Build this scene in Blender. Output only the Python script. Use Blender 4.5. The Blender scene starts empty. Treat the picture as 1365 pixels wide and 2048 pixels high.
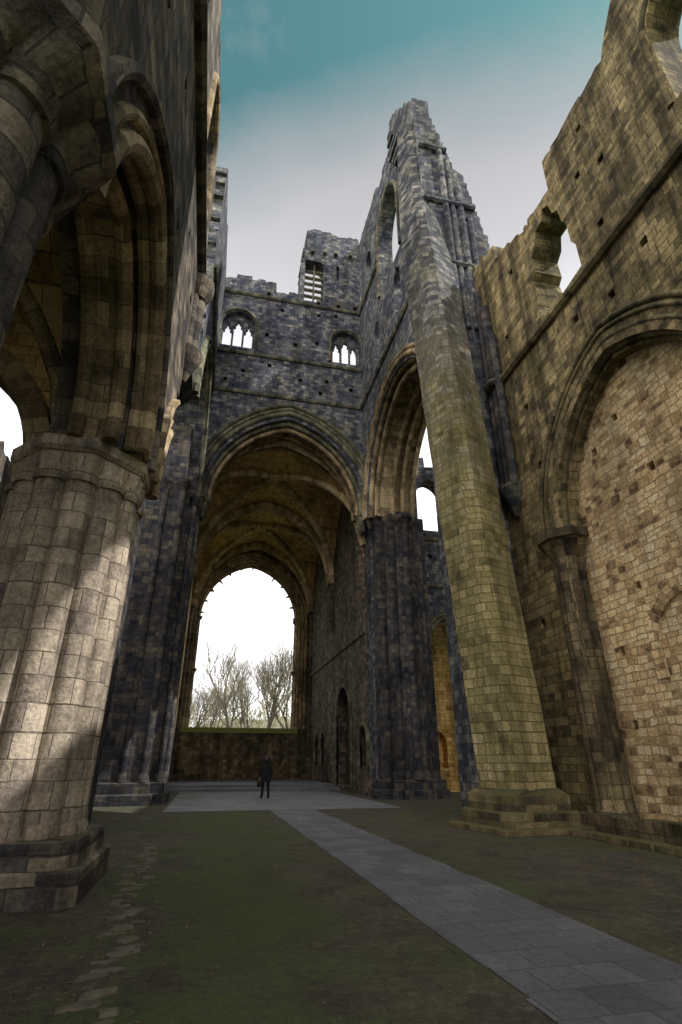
import bpy,bmesh,math,random
from mathutils import Vector,Matrix
from mathutils.geometry import tessellate_polygon
random.seed(7)
sc=bpy.context.scene
pi=math.pi
# ------------------------------------------------------------ materials
def new_mat(name):
    m=bpy.data.materials.new(name); m.use_nodes=True
    nt=m.node_tree; nt.nodes.clear()
    return m,nt
class NT:
    def __init__(s,nt): s.nt=nt
    def n(s,t,props=None,**inp):
        nd=s.nt.nodes.new(t)
        for k,v in (props or {}).items(): setattr(nd,k,v)
        for k,v in inp.items():
            k=k.replace('_',' ')
            sock=nd.inputs[int(k[1:])] if (k[0]=='i' and k[1:].isdigit()) else nd.inputs[k]
            if isinstance(v,bpy.types.NodeSocket): s.nt.links.new(v,sock)
            else: sock.default_value=v
        return nd
    def math(s,op,a,b=0.0,clamp=False):
        return s.n('ShaderNodeMath',{'operation':op,'use_clamp':clamp},i0=a,i1=b).outputs[0]
    def ramp(s,fac,stops,interp='LINEAR'):
        nd=s.n('ShaderNodeValToRGB',Fac=fac); cr=nd.color_ramp; cr.interpolation=interp
        while len(cr.elements)>1: cr.elements.remove(cr.elements[-1])
        cr.elements[0].position=stops[0][0]; c=stops[0][1]
        cr.elements[0].color=(c,c,c,1) if not isinstance(c,tuple) else (*c,1)
        for p,c in stops[1:]:
            e=cr.elements.new(p); e.color=(c,c,c,1) if not isinstance(c,tuple) else (*c,1)
        return nd.outputs[0]
    def mix(s,fac,a,b,mode='MIX'):
        nd=s.nt.nodes.new('ShaderNodeMix'); nd.data_type='RGBA'; nd.blend_type=mode
        for i,v in ((0,fac),(6,a),(7,b)):
            if isinstance(v,bpy.types.NodeSocket): s.nt.links.new(v,nd.inputs[i])
            else: nd.inputs[i].default_value=(*v,1) if isinstance(v,tuple) and len(v)==3 else v
        return nd.outputs[2]
    def noise(s,vec,scale,detail=4,rough=.55):
        return s.n('ShaderNodeTexNoise',Vector=vec,Scale=scale,Detail=detail,Roughness=rough).outputs[0]
def stone(name,cols,bw=.42,bh=.23,mortar=(.05,.045,.04),ms=.012,stain=.5,moss=.25,mosscol=(.09,.10,.03),bump=.8,warp=.035,soot=0.55,tw=.62,grade=None):
    m,nt=new_mat(name); k=NT(nt)
    uv=k.n('ShaderNodeUVMap').outputs[0]
    pos=k.n('ShaderNodeNewGeometry'); P=pos.outputs['Position']; Nn=pos.outputs['Normal']
    sx=k.n('ShaderNodeSeparateXYZ',Vector=uv)
    v1=k.n('ShaderNodeTexNoise',{'noise_dimensions':'1D'},W=sx.outputs[1],Scale=.9,Detail=2).outputs[0]
    vv=k.math('ADD',sx.outputs[1],k.math('MULTIPLY',v1,.5))
    nz=k.n('ShaderNodeTexNoise',Vector=P,Scale=2.2,Detail=3).outputs[1]
    cv=k.n('ShaderNodeCombineXYZ',X=sx.outputs[0],Y=vv).outputs[0]
    off=k.n('ShaderNodeVectorMath',{'operation':'SCALE'},Vector=nz,Scale=warp).outputs[0]
    vec=k.n('ShaderNodeVectorMath',{'operation':'ADD'},i0=cv,i1=off).outputs[0]
    br=k.n('ShaderNodeTexBrick',{'offset':.43,'squash':.72,'squash_frequency':3},Vector=vec,Color1=(0,0,0,1),Color2=(1,1,1,1),Mortar=(.5,.5,.5,1),Scale=1.0,
           Mortar_Size=ms,Mortar_Smooth=.3,Brick_Width=bw,Row_Height=bh)
    tint=br.outputs[0]; mf=br.outputs[1]
    n1=k.noise(P,.33,5,.6); n2=k.noise(P,3.5,6,.65); n3=k.noise(P,22,4,.6); n4=k.noise(P,1.1,5,.65)
    t2=k.math('ADD',k.math('MULTIPLY',tint,tw),k.math('MULTIPLY',k.math('SUBTRACT',n2,.40-(.62-tw)*.5),1.0))
    t2=k.math('ADD',t2,k.math('MULTIPLY',k.math('SUBTRACT',n4,.42),1.0),clamp=True)
    step=1/(len(cols)-1)
    col=k.ramp(t2,[(i*step,c) for i,c in enumerate(cols)])
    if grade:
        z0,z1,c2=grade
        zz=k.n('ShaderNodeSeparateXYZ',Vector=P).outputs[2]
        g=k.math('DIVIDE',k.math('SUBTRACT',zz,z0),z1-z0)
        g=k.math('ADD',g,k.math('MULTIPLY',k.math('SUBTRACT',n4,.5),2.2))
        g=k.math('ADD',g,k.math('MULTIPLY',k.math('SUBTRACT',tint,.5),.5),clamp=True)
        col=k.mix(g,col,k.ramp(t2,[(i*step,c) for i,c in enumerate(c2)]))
    big=k.ramp(n1,[(.3,1-stain),(.5,.95),(.7,1.3)])
    col=k.mix(1,col,big,'MULTIPLY')
    mp=k.n('ShaderNodeVectorMath',{'operation':'MULTIPLY'},i0=P,i1=(1.7,1.7,.13)).outputs[0]
    st=k.ramp(k.noise(mp,1.0,5,.65),[(.38,1-soot),(.56,1.0)])
    col=k.mix(.85,col,st,'MULTIPLY')
    gr=k.ramp(n3,[(.25,.5),(.7,1.35)])
    col=k.mix(.85,col,gr,'MULTIPLY')
    sn=k.n('ShaderNodeSeparateXYZ',Vector=Nn).outputs[2]
    up=k.math('MULTIPLY',k.math('MAXIMUM',sn,0.0),.9)
    mm=k.ramp(k.noise(P,.55,6,.7),[(.50,0.0),(.68,1.0)])
    mo=k.math('MULTIPLY',mm,moss)
    mo=k.math('MAXIMUM',mo,k.math('MULTIPLY',up,moss*2),clamp=True)
    col=k.mix(mo,col,mosscol)
    mfac=k.math('MULTIPLY',mf,k.ramp(n2,[(.35,.35),(.6,.95)]))
    col=k.mix(mfac,col,mortar)
    hgt=k.math('ADD',k.math('MULTIPLY',k.math('SUBTRACT',1.0,mf),1.0),k.math('MULTIPLY',n2,1.0))
    hgt=k.math('ADD',hgt,k.math('MULTIPLY',n3,.45))
    hgt=k.math('ADD',hgt,k.math('MULTIPLY',tint,.7))
    bp=k.n('ShaderNodeBump',Strength=bump,Distance=.05,Height=hgt)
    bs=k.n('ShaderNodeBsdfPrincipled',Base_Color=col,Roughness=.92,Normal=bp.outputs[0])
    bs.inputs['Specular IOR Level'].default_value=.2
    o=k.n('ShaderNodeOutputMaterial',Surface=bs.outputs[0])
    return m
def plain(name,c,c2=None,scale=5,rough=.9,bump=.3,dist=.02):
    m,nt=new_mat(name); k=NT(nt)
    P=k.n('ShaderNodeNewGeometry').outputs['Position']
    n=k.noise(P,scale,6,.65)
    col=k.ramp(n,[(.3,c),(.7,c2 or c)])
    bp=k.n('ShaderNodeBump',Strength=bump,Distance=dist,Height=n)
    bs=k.n('ShaderNodeBsdfPrincipled',Base_Color=col,Roughness=rough,Normal=bp.outputs[0])
    k.n('ShaderNodeOutputMaterial',Surface=bs.outputs[0])
    return m
sca=lambda L,f:[tuple(round(min(.9,c*f),4) for c in q) for q in L]
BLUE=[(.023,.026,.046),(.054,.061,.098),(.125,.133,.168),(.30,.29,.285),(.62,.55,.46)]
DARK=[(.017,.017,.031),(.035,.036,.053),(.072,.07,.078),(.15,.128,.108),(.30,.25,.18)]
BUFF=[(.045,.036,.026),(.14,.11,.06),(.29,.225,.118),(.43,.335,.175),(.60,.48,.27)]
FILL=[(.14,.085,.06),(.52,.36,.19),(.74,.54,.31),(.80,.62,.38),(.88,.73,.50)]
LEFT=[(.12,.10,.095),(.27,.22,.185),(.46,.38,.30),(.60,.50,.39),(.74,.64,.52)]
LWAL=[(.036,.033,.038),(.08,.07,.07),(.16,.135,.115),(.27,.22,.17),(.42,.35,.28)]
YEL=[(.11,.095,.05),(.25,.215,.10),(.37,.315,.15),(.46,.385,.2),(.55,.45,.28)]
VLT=[(.30,.18,.075),(.56,.36,.15),(.7,.48,.22),(.76,.54,.27),(.8,.62,.36)]
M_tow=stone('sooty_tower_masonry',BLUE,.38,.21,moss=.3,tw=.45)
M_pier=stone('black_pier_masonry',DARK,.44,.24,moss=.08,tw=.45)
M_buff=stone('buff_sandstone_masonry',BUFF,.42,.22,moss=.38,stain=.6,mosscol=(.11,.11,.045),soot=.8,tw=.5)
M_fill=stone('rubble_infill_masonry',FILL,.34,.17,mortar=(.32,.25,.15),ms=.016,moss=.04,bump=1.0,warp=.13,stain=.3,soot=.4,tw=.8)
M_left=stone('vignetted_nave_wall_stone',LWAL,.5,.28,moss=.1,stain=.4)  # stone colour darkened to stand in for lens vignetting at upper left
M_drum=stone('pier_drum_stone',LEFT,.4,.31,moss=.03,ms=.009,stain=.25,mortar=(.07,.055,.045),tw=.4,bump=.45,soot=.5)
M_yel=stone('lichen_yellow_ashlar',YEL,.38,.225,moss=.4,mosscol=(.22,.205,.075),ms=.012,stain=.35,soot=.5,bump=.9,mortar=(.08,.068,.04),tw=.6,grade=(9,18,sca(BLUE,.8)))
M_vlt=stone('vault_plaster_rubble',VLT,.38,.2,moss=.02,ms=.01,bump=.5,soot=.35)
M_mould=stone('moulded_arch_stone',[(.05,.047,.042),(.11,.105,.085),(.19,.18,.13),(.28,.26,.185),(.40,.36,.27)],.9,.36,moss=.45,ms=.008,bump=.5)
M_mbuff=stone('olive_moulded_stone',[(.045,.039,.028),(.10,.085,.053),(.18,.147,.08),(.26,.21,.12),(.38,.31,.18)],.9,.3,moss=.5,mosscol=(.08,.08,.033),ms=.008,bump=.5)
M_mwarm=stone('warm_arch_stone',[(.10,.072,.05),(.24,.175,.11),(.39,.29,.175),(.52,.40,.25),(.62,.50,.33)],.9,.36,moss=.06,ms=.009,bump=.5)
M_rib=stone('pale_vault_rib_stone',[(.2,.14,.08),(.4,.29,.16),(.58,.44,.26),(.7,.55,.34),(.78,.64,.44)],.9,.36,moss=.02,ms=.009,bump=.4,soot=.4)
M_resp=stone('sooty_respond_stone',[(.035,.03,.024),(.08,.066,.045),(.16,.125,.075),(.26,.2,.12),(.4,.32,.2)],.42,.26,moss=.2,soot=.7,tw=.5)
M_choir=stone('brown_choir_stone',[(.036,.032,.034),(.08,.068,.06),(.155,.125,.10),(.26,.205,.15),(.40,.32,.23)],.44,.24,moss=.1,tw=.5)
# ------------------------------------------------------------ mesh builder
def thing(name,loc,label,cat,group=None):
    e=bpy.data.objects.new(name,None); e.location=loc; e.empty_display_size=.5
    sc.collection.objects.link(e); e['label']=label; e['category']=cat
    if group: e['group']=group
    return e
class MB:
    def __init__(s): s.F=[]
    def face(s,pts,uv=None): s.F.append(([Vector(p) for p in pts],uv)); return s
    def wall(s,axis,c,t,outer,holes=(),pockets=(),pd=.28):
        def mp(q,d): return (q[0],c+d,q[1]) if axis=='y' else (c+d,q[0],q[1])
        def cap(polys,d):
            tri=tessellate_polygon([[Vector((p[0],p[1],0)) for p in po] for po in polys])
            fl=[p for po in polys for p in po]
            for t3 in tri: s.face([mp(fl[i],d) for i in t3])
        sg=1 if t>0 else -1
        cap([outer]+list(holes)+list(pockets),0); cap([outer]+list(holes),t)
        for po in [outer]+list(holes):
            for i in range(len(po)):
                a,b=po[i],po[(i+1)%len(po)]
                s.face([mp(a,0),mp(b,0),mp(b,t),mp(a,t)])
        for po in pockets:
            for i in range(len(po)):
                a,b=po[i],po[(i+1)%len(po)]
                s.face([mp(a,0),mp(b,0),mp(b,sg*pd),mp(a,sg*pd)])
            s.face([mp(q,sg*pd) for q in po])
        return s
    def sweep(s,path,sec,axis,c,capends=True):
        def mp(q,d): return (q[0],c+d,q[1]) if axis=='y' else (c+d,q[0],q[1])
        n=len(path); rings=[]; L=0; Ls=[]
        for i in range(n):
            p=Vector(path[i])
            t0=(p-Vector(path[i-1])).normalized() if i>0 else None
            t1=(Vector(path[i+1])-p).normalized() if i<n-1 else None
            if t0 is None: t0=t1
            if t1 is None: t1=t0
            t=(t0+t1).normalized(); nn=Vector((-t.y,t.x)); k=1/max(.5,t.dot(t0))
            rings.append([mp(p+nn*a*k,d) for a,d in sec])
            if i>0: L+=(p-Vector(path[i-1])).length
            Ls.append(L)
        m=len(sec); su=[0]
        for j in range(m):
            a,b=sec[j],sec[(j+1)%m]; su.append(su[-1]+math.hypot(a[0]-b[0],a[1]-b[1]))
        for i in range(n-1):
            for j in range(m):
                j2=(j+1)%m
                s.face([rings[i][j],rings[i][j2],rings[i+1][j2],rings[i+1][j]],
                       [(su[j],Ls[i]),(su[j+1],Ls[i]),(su[j+1],Ls[i+1]),(su[j],Ls[i+1])])
        if capends: s.face(rings[0]); s.face(rings[-1])
        return s
    def loft(s,rings,caps=True,uscale=None):
        m=len(rings[0]); 
        for i in range(len(rings)-1):
            u=0
            for j in range(m):
                j2=(j+1)%m
                a,b,c,d=[Vector(v) for v in (rings[i][j],rings[i][j2],rings[i+1][j2],rings[i+1][j])]
                du=max((b-a).length,(c-d).length)
                s.face([a,b,c,d],[(u,a.z),(u+du,b.z),(u+du,c.z),(u,d.z)]); u+=du
        if caps: s.face(rings[0]); s.face(rings[-1])
        return s
    def box(s,x0,x1,y0,y1,z0,z1):
        r=lambda z:[(x0,y0,z),(x1,y0,z),(x1,y1,z),(x0,y1,z)]
        fs=[r(z0),r(z1),[(x0,y0,z0),(x1,y0,z0),(x1,y0,z1),(x0,y0,z1)],[(x0,y1,z0),(x1,y1,z0),(x1,y1,z1),(x0,y1,z1)],
            [(x0,y0,z0),(x0,y1,z0),(x0,y1,z1),(x0,y0,z1)],[(x1,y0,z0),(x1,y1,z0),(x1,y1,z1),(x1,y0,z1)]]
        for f in fs: s.face(f)
        return s
    def tube(s,path,r,n=8,r1=None,caps=True):
        rings=[]; P=[Vector(p) for p in path]; L=0; Ls=[0]
        t=(P[1]-P[0]).normalized(); up=Vector((0,0,1)) if abs(t.z)<.9 else Vector((1,0,0))
        a=t.cross(up).normalized()
        for i,p in enumerate(P):
            t=(P[min(i+1,len(P)-1)]-P[max(i-1,0)]).normalized()
            a=(a-t*a.dot(t)).normalized(); b=t.cross(a)
            rr=r if r1 is None else r+(r1-r)*i/(len(P)-1)
            rings.append([p+(a*math.cos(2*pi*j/n)+b*math.sin(2*pi*j/n))*rr for j in range(n)])
            if i: L+=(p-P[i-1]).length; Ls.append(L)
        for i in range(len(P)-1):
            for j in range(n):
                j2=(j+1)%n
                s.face([rings[i][j],rings[i][j2],rings[i+1][j2],rings[i+1][j]],
                   [(j/n*2*pi*r,Ls[i]),((j+1)/n*2*pi*r,Ls[i]),((j+1)/n*2*pi*r,Ls[i+1]),(j/n*2*pi*r,Ls[i+1])])
        if caps: s.face(rings[0]); s.face(rings[-1])
        return s
    def obj(s,name,mat,parent=None,label=None,merge=True,kind=None,recalc=True,ang=38):
        bm=bmesh.new(); ul=bm.loops.layers.uv.new('UVMap')
        for pts,uv in s.F:
            vs=[bm.verts.new(p) for p in pts]
            try: f=bm.faces.new(vs)
            except Exception: continue
            if uv is None:
                f.normal_update(); nr=f.normal; ax,ay,az=abs(nr.x),abs(nr.y),abs(nr.z)
                for l in f.loops:
                    c=l.vert.co
                    l[ul].uv=(c.x,c.y) if az>ax and az>ay else ((c.y,c.z) if ax>ay else (c.x+.37,c.z))
            else:
                for l,q in zip(f.loops,uv): l[ul].uv=q
        if merge:
            bmesh.ops.remove_doubles(bm,verts=bm.verts,dist=2e-4)
            if recalc: bmesh.ops.recalc_face_normals(bm,faces=bm.faces)
            for f in bm.faces: f.smooth=True
            for e in bm.edges:
                e.smooth= len(e.link_faces)==2 and e.calc_face_angle(3)<math.radians(ang)
        me=bpy.data.meshes.new(name); bm.to_mesh(me); bm.free()
        me.materials.append(mat)
        o=bpy.data.objects.new(name,me); sc.collection.objects.link(o)
        if parent:
            o.parent=parent; o.matrix_parent_inverse=Matrix.Translation(parent.location).inverted()
        if label: o['label']=label
        if kind: o['kind']=kind
        return o
def arch(cx,w,zs,h,n=12):
    R=(w*w+h*h)/(2*w); a1=math.acos(max(-1,min(1,(w-R)/R))); L=[]
    for i in range(n+1):
        a=pi-(pi-a1)*i/n; L.append((cx-w+R+R*math.cos(a),zs+R*math.sin(a)))
    return L+[(2*cx-x,z) for x,z in L[-2::-1]]
def hole(cx,w,z0,zs,h,n=10): return [(cx-w,z0)]+arch(cx,w,zs,h,n)+[(cx+w,z0)]
def jag(s0,s1,z,amp,wmin=.3,wmax=.85,z1=None):
    L=[]; s=s0; d=1 if s1>s0 else -1; z1=z if z1 is None else z1
    while (s1-s)*d>1e-6:
        w=random.uniform(wmin,wmax); e=s+d*w
        if (s1-e)*d<wmin: e=s1
        zz=z+(z1-z)*abs((s-s0)/(s1-s0))+random.uniform(-amp,amp)*random.choice((.3,.6,1))
        L+=[(s+d*.02,zz+random.uniform(-.07,.05)),((s+e)/2,zz+random.uniform(-.06,.08)),(e-d*.02,zz+random.uniform(-.12,.05))]; s=e
    return L
def jagv(z0,z1,s,s1,amp,hmin=.27,hmax=.6):
    L=[]; z=z0; d=1 if z1>z0 else -1
    while (z1-z)*d>1e-6:
        e=z+d*random.uniform(hmin,hmax)
        if (z1-e)*d<hmin: e=z1
        ss=s+(s1-s)*abs((z-z0)/(z1-z0))+random.uniform(-amp,amp)
        L+=[(ss,z+d*.02),(ss+random.uniform(-.05,.05),e-d*.02)]; z=e
    return L
def sq(s,z,a=.12): return [(s-a,z-a),(s+a,z-a),(s+a*.9,z+a),(s-a,z+a*1.1)]
def circ(r,n0,d0,n=8): return [(n0+r*math.cos(2*pi*i/n),d0+r*math.sin(2*pi*i/n)) for i in range(n)]
def rect(n0,n1,d0,d1): return [(n0,d0),(n1,d0),(n1,d1),(n0,d1)]
STR=lambda p,sg=-1:[(0,.05*-sg),(0,sg*p*.55),(.1,sg*p),(.2,sg*p),(.27,.05*-sg)]
def angular(cx,cy,fn,z,N=72,rot=0): return [(cx+fn(2*pi*i/N)*math.cos(2*pi*i/N+rot),cy+fn(2*pi*i/N)*math.sin(2*pi*i/N+rot),z) for i in range(N)]
def lobes(R,n,amp): return lambda t: R-amp+amp*abs(math.sin(n*t/2))**.55
def oct_(h,cut=1.32): return lambda t: min(h/max(abs(math.cos(t)),abs(math.sin(t)),1e-6),h*cut/(abs(math.cos(t))+abs(math.sin(t))))
def blend(f,g,k): return lambda t: f(t)*(1-k)+g(t)*k
# ------------------------------------------------------------ clustered pier
def make_pier(e,cx,cy,R,n,z0,zc,mat,amp=.15,N=None,capmat=None,ab=1.04,pl=1.24):
    N=N or n*10
    b=MB()
    def sqr(h,z,cut=1.88):
        c=h*(cut-1); return [(cx+x,cy+y,z) for x,y in ((h,-c),(h,c),(c,h),(-c,h),(-h,c),(-h,-c),(-c,-h),(c,-h))]
    h=R*pl
    b.loft([sqr(h,0),sqr(h,z0*.56),sqr(h*.97,z0*.6)])
    b.loft([sqr(h*.93,z0*.57,1.8),sqr(h*.92,z0*.95,1.8),sqr(h*.9,z0+.02,1.78)])
    b.obj('plinth',M_left,e,ang=20)
    b=MB(); f=lobes(R,n,amp)
    g=lambda k:(lambda t:f(t)+k)
    rings=[angular(cx,cy,g(.03),z0-.01,N),angular(cx,cy,g(.05),z0+.1,N),angular(cx,cy,g(.01),z0+.18,N),angular(cx,cy,g(.02),z0+.24,N),angular(cx,cy,g(0),z0+.32,N)]
    k=int((zc-z0)/1.2)
    for i in range(1,k+1): rings.append(angular(cx,cy,g(random.uniform(-.006,.006)),z0+.32+(zc-z0-.32)*i/k,N))
    b.loft(rings); b.obj('shaft',mat,e)
    b=MB(); hc=.72
    A=oct_(R*ab,1.36)
    sc_=lambda k:(lambda t: blend(f,A,k)(t)+.05*k*abs(math.sin(n*t)))
    b.loft([angular(cx,cy,g(.05),zc-.02,N),angular(cx,cy,g(.08),zc+.05,N),angular(cx,cy,g(.02),zc+.1,N),angular(cx,cy,sc_(.25),zc+hc*.3,N),
            angular(cx,cy,sc_(.85),zc+hc*.6,N),angular(cx,cy,blend(f,A,.97),zc+hc*.64,N)])
    b.loft([angular(cx,cy,blend(f,A,.95),zc+hc*.645,N),angular(cx,cy,oct_(R*(ab+.05),1.36),zc+hc*.74,N),angular(cx,cy,oct_(R*(ab+.07),1.36),zc+hc*.76,N),
            angular(cx,cy,oct_(R*(ab+.07),1.36),zc+hc,N)])
    b.obj('capital',capmat or mat,e,ang=28)
# ============================================================ GROUND
def sheet(name,x0,x1,y0,y1,z,mat):
    b=MB()
    b.face([(x0,y0,z),(x1,y0,z),(x1,y1,z),(x0,y1,z)])
    return b.obj(name,mat,None,kind='structure')
m,nt=new_mat('grass_ground'); k=NT(nt); P=k.n('ShaderNodeNewGeometry').outputs['Position']
c=k.ramp(k.noise(P,1.2,6),[(.3,(.05,.07,.02)),(.7,(.11,.13,.04))])
bs=k.n('ShaderNodeBsdfPrincipled',Base_Color=c,Roughness=1,Normal=k.n('ShaderNodeBump',Strength=.8,Distance=.05,Height=k.noise(P,12,5)).outputs[0])
k.n('ShaderNodeOutputMaterial',Surface=bs.outputs[0]); M_grass=m
b=MB(); G=40
def gz(x,y):
    if y<60: return 0
    return -2*min(1,(y-60)/25)+9*max(0,min(1,(y-130)/200))+1.5*math.sin(x*.05)*min(1,(y-60)/60)
xs=[-600,-300,-150,-80,-40,-20,0,20,40,80,150,300,600]; ys=[-200,-60,0,55,60,72,85,100,130,170,220,300,400,700]
for i in range(len(xs)-1):
    for j in range(len(ys)-1):
        b.face([(x,y,gz(x,y)) for x,y in ((xs[i],ys[j]),(xs[i+1],ys[j]),(xs[i+1],ys[j+1]),(xs[i],ys[j+1]))])
b.obj('ground',M_grass,kind='structure')
m,nt=new_mat('beaten_earth_and_moss'); k=NT(nt); P=k.n('ShaderNodeNewGeometry').outputs['Position']
n1=k.noise(P,.4,6,.65); n2=k.noise(P,9,6,.7); n3=k.noise(P,70,3,.6); n5=k.noise(P,1.6,5,.6)
c=k.ramp(n2,[(.3,(.032,.028,.021)),(.5,(.052,.045,.032)),(.75,(.12,.105,.075))])
c=k.mix(1,c,k.ramp(n5,[(.3,.5),(.7,1.35)]),'MULTIPLY')
# moss thrives in the damp strip beside the north arcade
px=k.n('ShaderNodeSeparateXYZ',Vector=P).outputs[0]
damp=k.math('MULTIPLY',k.math('SUBTRACT',1.0,k.math('ABSOLUTE',k.math('MULTIPLY',k.math('SUBTRACT',px,.6),.5))),.13)
mg=k.math('MULTIPLY',k.ramp(k.math('ADD',n1,k.math('MAXIMUM',damp,0.0)),[(.48,0.0),(.63,.95)]),k.ramp(n2,[(.36,.25),(.56,1.0)]))
c=k.mix(mg,c,(.042,.064,.010))
c=k.mix(.85,c,k.ramp(n3,[(.3,.45),(.5,1.0),(.74,2.0)]),'MULTIPLY')
h=k.math('ADD',k.math('MULTIPLY',n2,.6),k.math('MULTIPLY',n3,.6))
bs=k.n('ShaderNodeBsdfPrincipled',Base_Color=c,Roughness=.97,Normal=k.n('ShaderNodeBump',Strength=.9,Distance=.03,Height=h).outputs[0])
k.n('ShaderNodeOutputMaterial',Surface=bs.outputs[0])
sheet('nave_floor',-9,20,-8,46,.004,m)
def slabs(name,bw,bh,cols,ms=.008):
    m,nt=new_mat(name); k=NT(nt); P=k.n('ShaderNodeNewGeometry').outputs['Position']
    uv=k.n('ShaderNodeUVMap').outputs[0]
    nz=k.n('ShaderNodeTexNoise',Vector=P,Scale=1.5,Detail=2).outputs[1]
    off=k.n('ShaderNodeVectorMath',{'operation':'SCALE'},Vector=nz,Scale=.03).outputs[0]
    vec=k.n('ShaderNodeVectorMath',{'operation':'ADD'},i0=uv,i1=off).outputs[0]
    br=k.n('ShaderNodeTexBrick',{'offset':.4},Vector=vec,Color1=(0,0,0,1),Color2=(1,1,1,1),Mortar=(.5,.5,.5,1),Scale=1.0,Mortar_Size=ms,Mortar_Smooth=.3,Brick_Width=bw,Row_Height=bh)
    n1=k.noise(P,.8,5,.6);n2=k.noise(P,14,6,.7)
    t=k.math('ADD',k.math('MULTIPLY',br.outputs[0],.25),k.math('MULTIPLY',n1,.8))
    c=k.ramp(t,[(.2,cols[0]),(.5,cols[1]),(.8,cols[2])])
    c=k.mix(.8,c,k.ramp(n2,[(.3,.6),(.7,1.3)]),'MULTIPLY')
    c=k.mix(k.math('MULTIPLY',br.outputs[1],.6),c,(.025,.025,.02))
    h=k.math('ADD',k.math('SUBTRACT',1.0,br.outputs[1]),k.math('MULTIPLY',n2,.4))
    bs=k.n('ShaderNodeBsdfPrincipled',Base_Color=c,Roughness=.8,Normal=k.n('ShaderNodeBump',Strength=.6,Distance=.015,Height=h).outputs[0])
    k.n('ShaderNodeOutputMaterial',Surface=bs.outputs[0]); return m
M_path=slabs('grey_flagstones',.4,.45,[(.055,.057,.066),(.10,.103,.118),(.15,.153,.17)],.007)
M_pave=slabs('pale_crossing_paving',.8,.6,[(.08,.09,.10),(.135,.15,.16),(.2,.215,.225)])
b=MB(); rnd=random.Random(3); y=-8
while y<21.2:
    h_=min(.62,21.2-y); a,c_=2.35+rnd.uniform(-.025,.025),3.93+rnd.uniform(-.025,.025)
    b.face([(a,y,.010),(c_,y,.010),(c_,y+h_,.010),(a,y+h_,.010)]); y+=h_
b.obj('footpath',M_path,kind='structure')
sheet('crossing_pavement',-1.2,7.2,21.2,34.6,.012,M_pave)
b=MB(); b.box(-2.35,7.95,34.6,46,-.05,.17); b.box(-2.35,7.95,36.0,46,.1,.30); b.obj('presbytery_pavement',M_pave,kind='structure')
M_lit=plain('dry_leaf_litter',(.07,.05,.03),(.18,.14,.08),3,.9)
b=MB(); rnd=random.Random(21)
for i in range(3600):
    y=rnd.uniform(2.5,20); x=rnd.choice((rnd.gauss(-.9,.5),rnd.uniform(-1,8.4),rnd.gauss(8.0,.5),rnd.gauss(6.6,.6)))
    if 2.3<x<3.95 and rnd.random()<.8: continue
    s=rnd.uniform(.008,.03); a=rnd.uniform(0,6.28); z=rnd.uniform(.012,.024)
    b.face([(x+s*math.cos(a),y+s*math.sin(a),.012),(x+s*math.cos(a+2.3),y+s*math.sin(a+2.3),z),(x+s*.8*math.cos(a+4),y+s*.8*math.sin(a+4),.0115)])
b.obj('leaf_litter',M_lit,merge=False,kind='stuff')
# ============================================================ NORTH ARCADE (x=-1.5)
XN=-1.5
e=thing('north_arcade_wall',(-2.2,6,0),'tall ruined nave wall with moulded pointed arcade arches','wall')
AB=[p for p in arch(12.2,2.2,6.22,2.8,12) if p[0]<11.0]
out=[(-5,6.22),(-2.7,6.22)]+arch(-.35,2.3,6.22,2.9)[1:-1]+[(1.95,6.22),(3.65,6.22)]+arch(5.95,2.3,6.22,2.9)[1:-1]+[(8.25,6.22),(9.95,6.22)]+AB[1:]
out+=jagv(AB[-1][1]+.1,13.9,AB[-1][0]+.15,12.7,.12)+jagv(14.0,19.2,12.8,12.2,.14)+jag(12.1,10.6,19.3,.4)+jag(10.6,-5,20.0,.35)
wins=[hole(3.2,.95,14.9,17.6,1.2),hole(9.6,1.0,14.9,17.6,1.2)]
pk=[sq(7.6,10.9),sq(4.2,11.1),sq(10.8,12.3),sq(1.8,10.8),sq(6.0,12.6),sq(9.0,12.5),sq(11.6,16.4,.14),sq(6.3,16.6,.14)]
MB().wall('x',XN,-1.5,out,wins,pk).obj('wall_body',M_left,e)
for cx,w,h in ((-.35,2.3,2.9),(5.95,2.3,2.9),(12.2,2.2,2.8)):
    pc=(lambda L:[p for p in L if p[0]<11.0]) if cx>10 else (lambda L:L)
    b=MB(); A=pc(arch(cx,w,6.22,h,20))
    b.sweep(A,rect(-.02,-.26,-.45,-1.05),'x',XN); b.sweep(A,circ(.13,-.26,-.48),'x',XN); b.sweep(A,circ(.13,-.26,-1.02),'x',XN)
    b.sweep(A,circ(.11,-.03,-.22),'x',XN); b.sweep(A,circ(.13,.0,-.02),'x',XN)
    b.sweep(A,circ(.09,.27,.0),'x',XN)
    b.obj('arch_moulding',M_mwarm,e)
    b=MB(); b.sweep(pc(arch(cx,w+.55,6.22,h+.6,20)),[(0,-.04),(0,.1),(.07,.15),(.16,.13),(.18,-.04)],'x',XN); b.obj('hood_mould',M_left if cx<10 else M_mwarm,e)
b=MB(); b.sweep([(-5,14.0),(12.7,14.0)],STR(.22,1),'x',XN); b.obj('string_course',M_left,e)
for wy in (3.2,9.6):
    b=MB(); b.sweep([(wy-1.0,14.9)]+arch(wy,1.0,17.6,1.2)+[(wy+1.0,14.9)],circ(.12,.12,.0),'x',XN); b.obj('window_surround',M_mwarm,e)
yy=11.7
b=MB()
for dx,dy,r in ((.12,0,.17),(.0,-.2,.12),(.0,.2,.12)):
    b.tube([(XN+dx,yy+dy,11.2),(XN+dx,yy+dy,13.95)],r,10)
b.loft([angular(XN,yy,lambda t:.08,10.4,16),angular(XN,yy,lambda t:.28,10.9,16),angular(XN,yy,lambda t:.42,11.2,16),angular(XN,yy,lambda t:.42,11.3,16)])
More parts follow.
